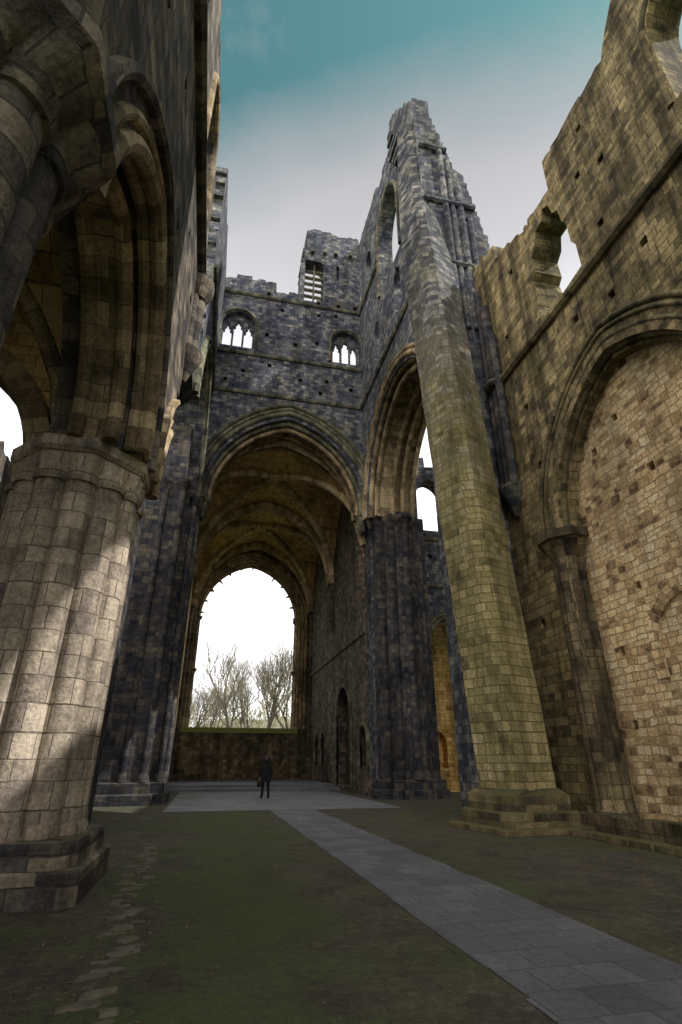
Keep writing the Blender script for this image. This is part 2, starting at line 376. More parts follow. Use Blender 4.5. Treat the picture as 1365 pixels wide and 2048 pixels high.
b.loft([angular(XN,yy,lambda t:.3,13.2,16),angular(XN,yy,oct_(.45,1.4),13.5,16),angular(XN,yy,oct_(.48,1.4),13.8,16)])
b.obj('corbelled_shaft',M_left,e)
for yy,ab in ((2.8,1.2),(9.05,.98)):
    p=thing('arcade_pier',(-2.5,yy,0),'massive clustered stone pier with scalloped capital and stepped plinth','pier','nave arcade piers')
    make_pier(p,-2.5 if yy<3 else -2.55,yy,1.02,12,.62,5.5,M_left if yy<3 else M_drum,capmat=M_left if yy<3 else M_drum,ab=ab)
p=thing('tower_pier',(-3.2,16.2,0),'plain ruined crossing pier of dark stone','pier')
MB().loft([[(-4.6,15.3,z),(-2.75,15.3,z),(-2.75,17.1,z),(-4.6,17.1,z)] for z in (0,6,14)]).obj('pier_body',M_pier,p)
MB().loft([[(-4.6,15.32,z),(-2.75+k,15.32,z),(-2.75+k,17.4,z),(-4.6,17.4,z)] for z,k in ((13.0,0.01),(14.0,1.0),(14.4,1.0))]).obj('corbel',M_pier,p)
# aisle
e=thing('north_aisle',(-8,6,0),'vaulted side aisle of brown rubble behind the arcade','wall')
MB().wall('x',-8,-1.2,[(-5,0),(27,0)]+jag(27,-5,11.6,.3),[hole(-.3,.8,3.4,6.3,1),hole(5.95,.8,3.4,6.3,1),hole(12.2,.8,3.4,6.3,1)],[]).obj('outer_wall',M_left,e)
def vault(b,x0,x1,y0,y1,zs,hx,hy,nx=20,ny=20):
    cx=(x0+x1)/2; w=(x1-x0)/2; cy=(y0+y1)/2; wy=(y1-y0)/2
    def prof(u,w,h):
        R=(w*w+h*h)/(2*w); d=abs(u)+R-w
        return math.sqrt(max(0,R*R-d*d))
    Z=lambda x,y: zs+max(prof(x-cx,w,hx),prof(y-cy,wy,hy))
    for i in range(nx):
        for j in range(ny):
            q=[(x0+(x1-x0)*(i+a)/nx,y0+(y1-y0)*(j+c)/ny) for a,c in ((0,0),(1,0),(1,1),(0,1))]
            pts=[(x,y,Z(x,y)) for x,y in q]
            b.face(pts,[(y,x+z*.6) if prof(x-cx,w,hx)>prof(y-cy,wy,hy) else (x,y+z*.6) for x,y,z in pts])
    return Z
b=MB(); vault(b,-8,-3,2.8,9.1,6.3,3.8,3.8); b.obj('vault_web',M_vlt,e)
for (y0,y1) in ((2.8,9.1),):
    b=MB(); bb=MB(); Z=vault(bb,-8,-3,y0,y1,6.3,3.8,3.8,2,2)
    for s in (0,1):
        pth=[]
        for i in range(21):
            t=i/20; x=-8+5*t; y=y0+(y1-y0)*(t if s==0 else 1-t); pth.append((x,y,Z(x,y)-.05))
        b.tube(pth,.15,8)
    b.obj('diagonal_rib',M_mwarm,e)
for yy,zs_,hh_ in ((2.8,6.3,3.6),(9.1,5.9,3.0)):
    b=MB(); A=arch(-5.5,2.45,zs_,hh_,14)
    b.sweep(A,rect(0,-.32,-.38,.38),'y',yy); b.sweep(A,circ(.12,-.32,.3),'y',yy); b.sweep(A,circ(.12,-.32,-.3),'y',yy); b.obj('transverse_arch',M_mwarm,e)
MB().wall('y',9.0,.3,[(-8,5.9)]+arch(-5.5,2.4,5.9,2.95,14)+[(-3.0,5.9),(-3.0,10.4),(-8,10.4)]).obj('spandrel_wall',M_vlt,e)
e=thing('north_transept_wall',(-9,28,0),'ruined transept wall of green stained stone','wall')
MB().wall('y',28,1.2,[(-16,0),(-3.4,0)]+jagv(0.2,19.5,-3.4,-3.4,.01)+jag(-3.4,-7,19.5,.4)+jag(-7,-16,15.8,.25),[hole(-7.6,1.0,2.5,6,1.2)]).obj('wall_body',M_tow,e)
# ============================================================ TOWER
YE=27.0
AH=5.75; AZ=14.6
e=thing('tower_east_wall',(2.9,27,0),'tall soot blackened tower wall with great pointed arch','tower')
hp=[(-1.55,0.0)]+[(-1.55,AZ)]+arch(3.05,4.6,AZ,AH,18)[1:]+[(7.75,14.4),(7.98,13.9),(7.98,0.0)]
out=[(-4.2,0)]+hp+[(9.2,0)]+[(9.2,20),(7.9,20.5),(7.6,37.3)]
out+=jag(7.6,4.2,37.5,.2)+jagv(37.3,34.4,3.75,3.45,.15)+jagv(34.4,30.9,3.35,3.3,.03)+jag(3.3,1.7,30.7,.15)+jag(1.7,-1.0,31.5,.35)+jag(-1.0,-4.2,31.2,.25)
lou=[(3.62,30.3),(5.0,30.3),(5.0,34.0),(4.75,34.25),(3.62,34.25)]
wl=hole(-.55,1.05,25.35,27.2,1.1,8); wr=hole(6.6,.95,25.3,27.0,1.0,8)
pk=[sq(a,z_,.13) for a,z_ in ((1.3,26.7),(3.2,26.2),(4.6,26.6),(5.3,23.6),(3.6,23.4),(2.2,29.0),(4.7,29.1),(1.6,24.2),(0,23.5),(-1,22.7),(5.9,29.3),(6.9,23.2),(4.9,22.6))]+[[(5.9,32.8),(6.1,32.8),(6.1,34.2),(5.9,34.2)]]
MB().wall('y',YE,1.2,out,[lou,wl,wr],pk,.35).obj('wall_body',M_tow,e)
b=MB()
for nn,dd,r in ((.62,-.02,.13),(.35,-.02,.16),(.12,.18,.15),(-.1,.4,.15)):
    b.sweep(arch(3.05,4.6+nn,AZ,AH+nn*1.1,28),circ(r,0,dd,10),'y',YE)
b.sweep(arch(3.05,4.45,AZ,AH-.15,28),rect(-.05,.2,.3,1.15),'y',YE)
b.obj('arch_moulding',M_mould,e)
b=MB()
b.sweep(arch(3.05,4.35,AZ,AH-.3,28),rect(-.1,.3,.55,1.58),'y',YE)
b.sweep(arch(3.05,4.27,AZ,AH-.42,28),circ(.14,0,.6,10),'y',YE);b.sweep(arch(3.05,4.27,AZ,AH-.42,28),circ(.14,0,1.4,10),'y',YE)
b.obj('inner_arch_order',M_mwarm,e)
b=MB(); b.sweep(arch(3.05,5.35,AZ,AH+.85,28),[(0,.05),(0,-.12),(.1,-.2),(.2,-.16),(.22,.05)],'y',YE); b.obj('hood_mould',M_mould,e,label='green mossed hood mould')
for z_,x1 in ((21.75,7.6),(24.75,7.6),(29.75,7.6)):
    b=MB(); b.sweep([(-1.7,z_),(x1,z_)],STR(.16),'y',YE); b.obj('string_course',M_mould,e)
for side,x in ((-1,-1.45),(1,7.65)):
    b=MB()
    for dx,dy in ((0,-.1),(-.28*side*-1,-.3),(.0,.35),(.0,.8)):
        cx,cy=x+dx*1.0+(.25 if side>0 else -.25)*(0 if dy>0 else 1),YE+dy
        b.loft([angular(cx,cy,lambda t:.1,AZ-1.1,14),angular(cx,cy,lambda t:.2,AZ-.7,14),angular(cx,cy,lambda t:.3,AZ-.2,14),angular(cx,cy,oct_(.36,1.4),AZ-.15,14),angular(cx,cy,oct_(.36,1.4),AZ+.05,14)])
    b.obj('corbel',M_mould,e)
for nm,(cx,w,z0,zs,h) in (('a',(-.55,1.05,25.35,27.2,1.1)),('b',(6.6,.95,25.3,27.0,1.0))):
    hs=[]; lw=w*.52/2
    for kx in (-1,0,1):
        c=cx+kx*w*.64; top=zs-.3+(.4 if kx==0 else 0)
        hs.append([(c-lw,z0+.02),(c-lw,top-.1),(c-lw*.55,top-.02),(c-lw*.8,top+.15),(c-lw*.25,top+.28),(c,top+.55),(c+lw*.25,top+.28),(c+lw*.8,top+.15),(c+lw*.55,top-.02),(c+lw,top-.1),(c+lw,z0+.02)])
    MB().wall('y',YE+.35,.22,hole(cx,w+.02,z0-.01,zs,h,8),hs).obj('window_tracery',M_tow,e)
    b=MB(); b.sweep([(cx-w-.06,z0)]+arch(cx,w+.06,zs,h+.06,8)+[(cx+w+.06,z0)],circ(.1,.1,-.02),'y',YE); b.obj('window_surround',M_mould,e)
b=MB()
for i in range(6):
    z_=30.5+i*.6; b.loft([[(3.5,YE+.3,z_),(5.05,YE+.3,z_),(5.05,YE+.8,z_+.28),(3.5,YE+.8,z_+.28)],[(3.5,YE+.3,z_+.1),(5.05,YE+.3,z_+.1),(5.05,YE+.8,z_+.38),(3.5,YE+.8,z_+.38)]])
b.box(4.27,4.37,YE+.28,YE+.5,30.3,34.2)
b.obj('louvre',M_mould,e)
b=MB()
for x,z_ in ((4.1,34.9),(5.0,35.0),(5.8,35.1),(6.9,35.2),(4.6,30.0),(6.0,30.1),(7.2,30.2),(1.2,30.1)):
    b.box(x-.13,x+.13,YE-.32,YE+.1,z_,z_+.26)
b.obj('corbel_stub',M_mould,e)
def stepped(e,pts,z0,z1,mat,tubes=(),plinth=.25):
    rings=[[(x,y,z) for x,y in pts] for z in (z0,z1)]
    MB().loft(rings).obj('pier_body',mat,e)
    cx=sum(p[0] for p in pts)/len(pts); cy=sum(p[1] for p in pts)/len(pts)
    b=MB()
    for k,za,zb in ((plinth*1.6,0,.4),(plinth,.4,.8)):
        R=[[(x+(k if x>cx else -k),y+(k if y>cy else -k),z) for x,y in pts] for z in (za,zb-.05)]+[[(x+(k*.7 if x>cx else -k*.7),y+(k*.7 if y>cy else -k*.7),zb) for x,y in pts]]
        b.loft(R)
    b.obj('plinth',mat,e,ang=20)
    b=MB()
    for x,y,r,a,c in tubes:
        b.tube([(x,y,a),(x,y,(a+c)/2),(x,y,c)],r,12)
        b.loft([angular(x,y,lambda t:r*1.05,c-.35,16),angular(x,y,lambda t:r*1.7,c-.05,16),angular(x,y,oct_(r*1.9,1.4),c,16),angular(x,y,oct_(r*1.9,1.4),c+.2,16)])
        if a<1.5: b.loft([angular(x,y,lambda t:r*1.6,a,16),angular(x,y,lambda t:r*1.5,a+.15,16),angular(x,y,lambda t:r*1.05,a+.3,16)])
    if tubes: b.obj('attached_shaft',mat,e)
p=thing('tower_pier',(-2.6,25.6,0),'dark stepped crossing pier with attached shafts','pier')
stepped(p,[(-4.2,24.6),(-2.3,24.6),(-2.3,25.5),(-1.75,25.5),(-1.75,26.98),(-4.2,26.98)],0,20,M_pier,
   [(-2.3,24.6,.16,.8,14),(-1.75,25.5,.14,.8,13.6),(-3.1,24.6,.14,.8,14),(-1.62,26.7,.12,.8,13.6)])
p=thing('tower_pier',(9.7,26.4,0),'dark stepped crossing pier with attached shafts','pier')
stepped(p,[(8.03,26.98),(8.03,26.35),(8.6,26.35),(8.6,25.95),(9.1,25.95),(9.1,25.7),(10.0,25.7),(10.0,26.0),(10.4,26.0),(10.4,26.3),(10.9,26.3),(10.9,28.6),(9.25,28.6),(9.25,26.98)],0,14.2,M_pier,
   [(8.6,26.12,.12,.8,13.8),(9.1,25.8,.11,.8,13.8),(9.55,25.7,.2,.8,13.8),(10.1,25.88,.11,.8,13.8),(10.5,26.18,.12,.8,13.8)],plinth=.18)
e=thing('tower_south_wall',(7.6,21,0),'towering broken stone tower wall with stair turret and open arches','tower')
hs_=[(15.95,0),(15.95,14.0)]+arch(21.15,5.2,14.0,5.7,18)[1:-1]+[(26.35,14.0),(26.35,14.0)]
out=[(15.3,0)]+hs_+[(26.98,14.0),(26.98,36.9)]+jag(26.98,22.3,36.8,.2)+jag(22.3,19.4,36.4,.4)+jagv(36.6,38.6,19.3,19.2,.12)+jag(19.2,15.6,38.8,.35,z1=33.6)
TW=((20.6,1.75,26.8,31.0,2.6),(24.7,.6,30.4,32.4,.9),(19.6,.5,22.8,25.2,.8),(23.5,.5,22.6,25.0,.8))
MB().wall('x',7.6,.9,out,[hole(*c_,8) for c_ in TW],
   [sq(a,z_,.13) for a,z_ in ((22.0,23.3),(17.6,27.3),(17.9,31.5),(23.3,27.6),(25.8,26.4),(18.0,23.9),(24.6,28.6),(21.5,34.6),(25.4,34.9))],.4).obj('wall_body',M_tow,e)
MB().wall('x',8.5,1.8,[(15.3,0),(15.95,0),(15.95,14.0)]+arch(21.15,5.1,14.0,5.5,18)[1:-1]+[(26.3,14.0),(26.98,14.0),(26.98,20.6)]+jag(26.98,15.3,20.6,.2)).obj('arch_soffit_wall',M_mwarm,e)
b=MB()
for nn,dd,r in ((.5,-.02,.14),(.25,.0,.16),(.05,.25,.16)):
    b.sweep(arch(21.15,5.2+nn,14.0,5.7+nn*1.2,26),circ(r,0,dd,10),'x',7.6)
b.sweep(arch(21.15,5.2,14.0,5.7,26),rect(.03,-.3,.45,1.5),'x',7.6)
for q in (.5,1.45,2.0,2.6): b.sweep(arch(21.15,4.92,14.0,5.32,26),circ(.14,0,q,10),'x',7.6)
b.obj('arch_moulding',M_mwarm,e)
for z_ in (21.8,29.75):
    for a_,b_ in (((15.4,18.8),(22.4,26.9)) if z_>25 else ((15.4,26.9),)):
        b=MB(); b.sweep([(a_,z_),(b_,z_)],STR(.16),'x',7.6); b.obj('string_course',M_mould,e)
for c_ in TW[:1]:
    b=MB(); b.sweep([(c_[0]-c_[1]-.05,c_[2])]+arch(c_[0],c_[1]+.05,c_[3],c_[4]+.05,8)+[(c_[0]+c_[1]+.05,c_[2])],circ(.15,.12,.0),'x',7.6); b.obj('window_surround',M_mould,e)
out=[(7.42,0),(10.6,0)]+jagv(.3,22.6,10.6,10.45,.02)+jagv(22.6,27.6,10.4,9.5,.05)+[(9.2,27.9)]+jagv(27.9,32.8,9.1,7.95,.05)+jag(7.9,7.3,33.2,.15,.2,.4)
MB().wall('y',15.0,1.5,out,[],[sq(9.6,21.3),sq(8.2,28.9),sq(8.9,25.4),sq(9.5,24.3)]).obj('west_face',M_tow,e)
b=MB()
for x,r,z1 in ((8.45,.15,30.3),(8.8,.12,28.5),(9.2,.15,26.5),(9.6,.13,24.5)):
    b.tube([(x,14.98,17.5),(x,14.98,24),(x,14.98,z1)],r,12)
for z_,x1 in ((29.0,8.8),(25.0,9.9),(21.0,10.4)):
    b.sweep([(7.35,z_),(x1,z_)],STR(.2),'y',15.0)
b.obj('attached_shaft',M_tow,e)
b=MB()
for i in range(8):
    z_=31+i*.8; y0=15.7+i*.42; b.box(7.3+.04*(i%2),7.62,y0,min(19.1,y0+1.6),z_-.2,z_+.12)
b.obj('turret_ledge',M_tow,e)
e=thing('tower_north_wall',(-1.7,22,0),'dark remnant of tower wall above broken arch','tower')
out=[(17.1,14.0)]+arch(21.6,4.2,14.0,5.4,14)+[(26.98,14.0)]+[(26.98,30.9)]+jag(26.98,22.5,30.9,.2,z1=30.3)+jag(22.5,18.0,29.6,.2,z1=28.6)+jagv(28.2,14.3,17.7,17.1,.12)
MB().wall('x',-1.7,-1.5,out,[],[sq(22,22.8),sq(25,21.2)]).obj('wall_body',M_tow,e)
b=MB(); b.sweep([(17.9,21.6),(26.9,21.6)],STR(.16,1),'x',-1.7); b.obj('string_course',M_mould,e)
b=MB()
for nn in (.1,.4): b.sweep(arch(21.6,4.2+nn,14,5.4+nn,14),circ(.15,0,.03),'x',-1.7)
b.obj('arch_moulding',M_mould,e)
# ============================================================ YELLOW COLUMN
e=thing('octagonal_column',(7.8,13.9,0),'tall eight sided yellow lichened column on stepped square base','column')
def og(cx,cy,h,z,cut=1.42,a=.2): 
    c=h*(cut-1); P_=[(h,-c),(h,c),(c,h),(-c,h),(-h,c),(-h,-c),(-c,-h),(c,-h)]
    return [(cx+x*math.cos(a)-y*math.sin(a),cy+x*math.sin(a)+y*math.cos(a),z) for x,y in P_]
def colr_(z): 
    t=(z-1.1)/22; return 7.8-.36*t,13.9+1.7*t
rings=[]
for i in range(50):
    z_=.9+i/49*30.6; x,y=colr_(z_); x=max(x,7.42); hh=.79+.005*(min(z_,20)-1)-.03*max(0,z_-21)
    y=min(y,15.9)
    rings.append(og(x,y,hh+random.uniform(-.012,.012),z_,1.66,.38))
cx,cy=sum(p[0] for p in rings[-1])/8,sum(p[1] for p in rings[-1])/8
rings.append(og(cx+.15,cy+.3,.25,32.3,1.5))
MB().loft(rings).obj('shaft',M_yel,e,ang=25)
b=MB()
b.loft([og(7.8,13.95,1.12,z_,1.8,.12) for z_ in (.14,.42)]+[og(7.8,13.95,1.07,.46,1.8,.12)])
b.loft([og(7.8,13.95,1.02,z_,1.75,.12) for z_ in (.45,.78)]+[og(7.8,13.93,.86,.93,1.6,.25)])
b.obj('base',M_mbuff,e,label='square stepped base with chamfered top',ang=15)
b=MB(); b.loft([og(7.8,13.9,1.36,z_,1.9,.12) for z_ in (0,.12)]+[og(7.8,13.9,1.33,.145,1.9,.12)]); b.obj('foundation_slab',M_mbuff,e,ang=15)
# ============================================================ SOUTH NAVE WALL
XS=9.3
e=thing('south_nave_wall',(9.3,8,0),'buff sandstone nave wall with blocked arch and broken clerestory','wall')
out=[(-5,0),(6.1,0),(6.1,7.5)]+arch(9.2,3.1,7.5,3.95,16)[1:-1]+[(12.3,7.5),(12.3,0),(14.98,0),(14.98,21.0)]
out+=jag(14.98,13.2,20.8,.35,z1=20)+jag(13.2,11.6,19.6,.35,z1=18.9)+jag(11.6,9.7,18.85,.12,.2,.5)+jag(9.7,6.6,20.1,.07)+[(6.5,20.3),(6.2,20.8),(5.7,21.5),(5.1,22.2),(4.6,23.0),(4.3,25),(4.1,28)]+jag(4.1,-5,28,.2)  # top beyond the frame raised to keep sun off the north wall
win=[(9.2,14.6),(10.1,14.5),(10.6,14.65),(11.2,14.5),(11.35,15.3),(11.2,15.6),(11.3,16.3),(11.1,16.5),(11.15,17.2),(10.85,17.45),(10.7,18.0),(10.35,18.0),(10.2,18.4),(9.9,18.25),(9.8,17.7),(9.55,17.5),(9.5,16.9),(9.35,16.6),(9.35,15.8),(9.2,15.5)]
MB().wall('x',XS,1.0,out,[win,hole(4.3,1.0,15.6,18.3,1.4,10)],
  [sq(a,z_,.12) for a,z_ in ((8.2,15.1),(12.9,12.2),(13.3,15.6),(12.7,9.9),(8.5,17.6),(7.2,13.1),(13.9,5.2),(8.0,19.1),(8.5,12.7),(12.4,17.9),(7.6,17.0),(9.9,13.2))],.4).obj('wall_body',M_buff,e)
b=MB(); b.sweep([(3.25,15.6)]+arch(4.3,1.05,18.3,1.45,12)+[(5.35,15.6)],circ(.1,.1,.02),'x',XS); b.obj('window_surround',M_mbuff,e)
b=MB(); b.sweep([(-5,14.0),(14.9,14.0)],STR(.2),'x',XS); b.obj('string_course',M_mbuff,e)
b=MB(); 
for nn,dd,r in ((.78,.0,.09),(.58,.0,.07),(.28,.05,.08),(.0,.2,.1)):
    b.sweep(arch(9.2,3.1+nn,7.5,3.95+nn,28),circ(r,0,dd,10),'x',XS)
b.obj('arch_moulding',M_mbuff,e)
b=MB(); b.sweep(arch(9.2,3.1,7.5,3.95,28),rect(.02,-.2,.25,.6),'x',XS); b.obj('inner_arch_order',M_buff,e)
pk=[sq(11.0,9.4,.11),sq(10.6,5.4,.1),sq(9.3,8.0,.12),sq(8.3,6.6,.12),sq(10.0,9.9,.1),sq(11.6,4.0,.1),sq(11.7,2.3,.1),sq(9.6,2.5,.1)]
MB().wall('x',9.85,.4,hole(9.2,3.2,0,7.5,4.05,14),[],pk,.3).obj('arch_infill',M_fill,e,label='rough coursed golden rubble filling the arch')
b=MB(); b.sweep([(8.4,3.2),(8.4,3.9)]+arch(9.35,.95,3.9,1.0,8)[1:-1]+[(10.3,3.9),(10.3,3.2)],rect(0,.3,-.06,.2),'x',9.85); b.obj('niche_arch',M_fill,e)
b=MB(); cx,cy=9.6,12.62; f=lobes(.45,8,.08); N=96
g=lambda k:(lambda t:f(t)+k)
b.loft([angular(cx,cy,oct_(.5,1.35),z_,N) for z_ in (0,.4)]+[angular(cx,cy,g(.03),.5,N),angular(cx,cy,g(0),.7,N)]+[angular(cx,cy,g(random.uniform(-.012,.012)),.7+i*.83,N) for i in range(1,8)]+
   [angular(cx,cy,g(.04),6.66,N),angular(cx,cy,g(.0),6.74,N),angular(cx,cy,blend(f,oct_(.7,1.4),.8),7.2,N),angular(cx,cy,oct_(.74,1.4),7.25,N),angular(cx,cy,oct_(.74,1.4),7.5,N)])
b.obj('respond_shaft',M_resp,e)
b=MB()
for dx,dy,r,zt in ((0,0,.2,18.0),(-.1,-.35,.15,16.3),(-.02,.36,.15,19.2)):
    b.tube([(9.22+dx,14.3+dy,9.8),(9.22+dx,14.3+dy,14),(9.22+dx,14.3+dy,zt)],r,12)
b.loft([angular(9.3,14.3,lambda t:.1,8.8,20),angular(9.3,14.3,lambda t:.3,9.3,20),angular(9.3,14.3,lambda t:.5,9.7,20),angular(9.3,14.3,lambda t:.5,9.9,20)])
b.loft([angular(9.3,14.3,oct_(.44,1.4),14.0,20),angular(9.3,14.3,oct_(.52,1.4),14.12,20),angular(9.3,14.3,oct_(.44,1.4),14.28,20)])
b.obj('corbelled_shaft',M_pier,e,label='sooty cluster of broken shafts hanging from a corbel')
b=MB()
for yy in [x*.8 for x in range(-6,19)]:
    h_=random.uniform(.36,.44); b.box(9.0-random.uniform(0,.05),9.35,yy,yy+.78,0,h_)
b.obj('wall_plinth',M_resp,e)
b=MB()
for i in range(28):
    yy=-2+i*.6; b.box(8.2+random.uniform(-.04,.04),8.6,yy,yy+.57,0,.1+random.uniform(0,.04))
o=b.obj('stone_kerb',M_mbuff); o['label']='low line of worn kerb stones along the wall foot'; o['category']='kerb'
# ============================================================ SOUTH TRANSEPT
e=thing('south_transept_wall',(13,28,0),'transept wall with round headed chapel arch and tall window','wall')
out=[(10.95,0),(11.4,0)]+arch(12.95,1.55,7.2,1.75,12)+[(14.5,0),(24,0),(24,19.4)]+jag(24,14.2,19.4,.2)+jag(14.2,13.2,18.9,.4)+jag(13.2,10.95,18.4,.5,z1=20.2)
MB().wall('y',28.0,1.0,out,[hole(12.2,.9,14.3,16.7,1.1,8)],[sq(11.9,12.6)]).obj('wall_body',M_tow,e)
MB().wall('x',17.5,1.3,[(10,0),(27.98,0),(27.98,25)]+jag(27.98,22,25.5,.3)+jag(22,10,24.5,.3)).obj('end_wall',M_buff,e)  # unseen wall added to block sun from the crossing floor
b=MB()
for nn in (.08,.28): b.sweep([(11.4-nn,0),(11.4-nn,4)]+arch(12.95,1.55+nn,7.2,1.75+nn,14)+[(14.5+nn,4),(14.5+nn,0)],circ(.11,0,0,8),'y',28.0)
b.obj('arch_moulding',M_mould,e)
for z_ in (10.7,13.6):
    b=MB(); b.sweep([(11.0,z_),(17.4,z_)],STR(.15),'y',28.0); b.obj('string_course',M_mould,e)
M_goldlit=stone('golden_lit_chapel_masonry',[(.25,.13,.04),(.62,.36,.11),(.82,.52,.18),(.88,.62,.24),(.9,.7,.36)],.4,.22,moss=0,soot=.5,stain=.5)  # golden light on the chapel wall is put into the stone colour
b=MB(); b.wall('y',31.6,.8,[(10.5,0),(19,0)]+jag(19,10.5,10.8,.3),[],[hole(13.0,.6,1.2,2.5,.7,6)],.6); b.obj('chapel_wall',M_goldlit,e)
# ============================================================ PRESBYTERY
YB=46.0
e=thing('presbytery',(2.8,37,0),'rib vaulted chancel of dark stone lit by a huge empty window','building')
DW=((34.0,1.9,0.3,3.8,1.95),(29.4,.75,1.3,2.5,.8),(42.4,.8,1.2,2.6,.9),(40.0,.75,1.2,2.6,.85))
dpk=[hole(*c_,8) for c_ in DW]
MB().wall('x',8.0,1.3,[(28.6,0),(46,0),(46,20),(28.6,20)],[],dpk,.6).obj('side_wall',M_choir,e)
MB().wall('x',-2.4,-1.3,[(28.6,0),(46,0),(46,20),(28.6,20)],[hole(41.5,1.0,5.5,10,1.6,8)]).obj('side_wall',M_vlt,e)
ZS,HH=12.6,5.1
ring=[(-1.75,3.95)]+arch(2.5,4.25,ZS,HH,16)+[(6.75,3.95)]
MB().wall('y',YB,1.4,[(-3.6,0),(9.2,0),(9.2,20.6),(-3.6,20.6)],[ring],[]).obj('end_wall',M_resp,e)
MB().wall('y',28.61,.3,[(-3.6,12.5),(-2.35,12.5)]+arch(2.8,5.1,13.4,6.0,18)+[(7.95,12.5),(9.2,12.5),(9.2,21.5),(-3.6,21.5)]).obj('vault_gable',M_mwarm,e)
b=MB()
for nn,dd,r in ((.75,-.05,.12),(.45,-.03,.15),(.18,.0,.13),(-.02,.22,.13),(-.1,.6,.12)):
    b.sweep([(-1.75-nn,3.95),(-1.75-nn,8)]+arch(2.5,4.25+nn,ZS,HH+nn*1.1,20)+[(6.75+nn,8),(6.75+nn,3.95)],circ(r,0,dd,8),'y',YB)
b.obj('window_surround',M_mwarm,e)
inner=[]
base=arch(2.5,4.22,ZS,HH-.03,70); nb=len(base)
cyc=[.03,.06,.05,.12,.2,.5,.22,.1,.06,.14,.05]
for i,(x,z_) in enumerate(base):
    cxv,czv=2.5-x,13.5-z_; L=math.hypot(cxv,czv) or 1
    d=cyc[i%11]*random.uniform(.4,1.5)
    if i in (0,nb-1): d=.05
    inner.append((x+cxv/L*d,z_+czv/L*d))
outer=[(-1.79,12.0)]+[(2.5+(x-2.5)*1.02,ZS+(z_-ZS)*1.02) for x,z_ in base]+[(6.79,12.0)]
poly=outer+[(6.6,12.0)]+inner[::-1]+[(-1.6,12.0)]
MB().wall('y',YB+.45,.25,poly).obj('window_tracery',M_mwarm,e,label='broken stubs of tracery around the arch')
for x in (-1.6,6.6):
    b=MB()
    b.tube([(x,YB+.35,4),(x,YB+.35,12.8)],.11,10)
    for z_ in (8.3,12.6): b.loft([angular(x,YB+.35,lambda t:.12,z_-.2,12),angular(x,YB+.35,lambda t:.26,z_,12),angular(x,YB+.35,lambda t:.26,z_+.14,12)])
    b.obj('window_shaft',M_mwarm,e)
M_moss=plain('moss_covered_ledge',(.12,.16,.03),(.28,.30,.09),6,.95,.8,.04)
MB().box(-2.1,7.0,YB-.16,YB+1.5,3.6,3.98).obj('window_sill',M_moss,e,label='mossy green window ledge')
b=MB(); Z=None
for y0,y1 in ((28.6,37.2),(37.2,46.0)): vault(b,-2.4,8,y0,y1,13.3,6.3,6.0,26,24)
b.obj('vault_web',M_vlt,e)
for y0,y1 in ((28.6,37.2),(37.2,46.0)):
    b=MB(); Z=vault(MB(),-2.4,8,y0,y1,13.3,6.3,6.0,1,1)
    for s in (0,1):
        b.tube([(-2.4+10.4*i/24,y0+(y1-y0)*((i/24) if s==0 else 1-i/24),Z(-2.4+10.4*i/24,y0+(y1-y0)*((i/24) if s==0 else 1-i/24))-.14) for i in range(25)],.26,8)
    b.obj('diagonal_rib',M_rib,e)
for yy in (37.2,45.7):
    b=MB()
    A=arch(2.8,5.15,13.3,6.1,18); b.sweep(A,rect(0.1,-.3,-.3,.3),'y',yy); b.sweep(A,circ(.16,-.32,0,8),'y',yy)
    b.obj('transverse_arch',M_rib,e)
for x in (-2.35,7.95):
    for yy in (28.95,37.2,45.6):
        b=MB(); b.tube([(x,yy,10.6 if yy<45 else .3),(x,yy,13.2)],.22,10)
        b.loft([angular(x,yy,lambda t:.22,12.7,16),angular(x,yy,lambda t:.42,13.2,16),angular(x,yy,lambda t:.42,13.4,16)])
        b.loft([angular(x,yy,lambda t:.08,9.9,16),angular(x,yy,lambda t:.3,10.6,16),angular(x,yy,lambda t:.3,10.7,16)])
        b.obj('wall_shaft',M_choir,e)
b=MB(); b.sweep([(28.6,8.0),(46,8.0)],STR(.14),'x',8.0); b.obj('string_course',M_mould,e)
for c_ in DW:
    b=MB(); b.sweep([(c_[0]-c_[1],c_[2])]+arch(c_[0],c_[1],c_[3],c_[4],8)+[(c_[0]+c_[1],c_[2])],rect(.0,.2,-.09,.1),'x',8.0); b.obj('doorway_arch',M_mould,e)
# ============================================================ EDGING STONES
M_edge=plain('worn_flagstone',(.045,.04,.03),(.15,.13,.10),9,.9,.6,.02)
for i in range(56):
    y=3.6+i*.175+random.uniform(-.06,.06); x=-.5+random.uniform(-.17,.17)-.008*i
    w=random.uniform(.05,.15); d=random.uniform(.03,.06); h=random.uniform(.004,.026); a=random.uniform(-.2,.7)
    pts=[(-w,-d),(-w*.5,-d*1.2),(w*.8,-d),(w,-d*.2),(w*.8,d),(-w*.4,d*1.1),(-w,d*.6)]
    pts=[(px*random.uniform(.7,1.2),py*random.uniform(.7,1.3)) for px,py in pts]
    R=lambda k,z_:[(px*k*math.cos(a)-py*k*math.sin(a),px*k*math.sin(a)+py*k*math.cos(a),z_) for px,py in pts]
    o=MB().loft([R(1,-.03),R(1,h*.7),R(.93,h)]).obj('edging_stone',M_edge)
    o.location=(x,y,.004); o['label']='small worn edging stone set in mossy earth'; o['category']='stone'; o['group']='edging stones in the nave floor'
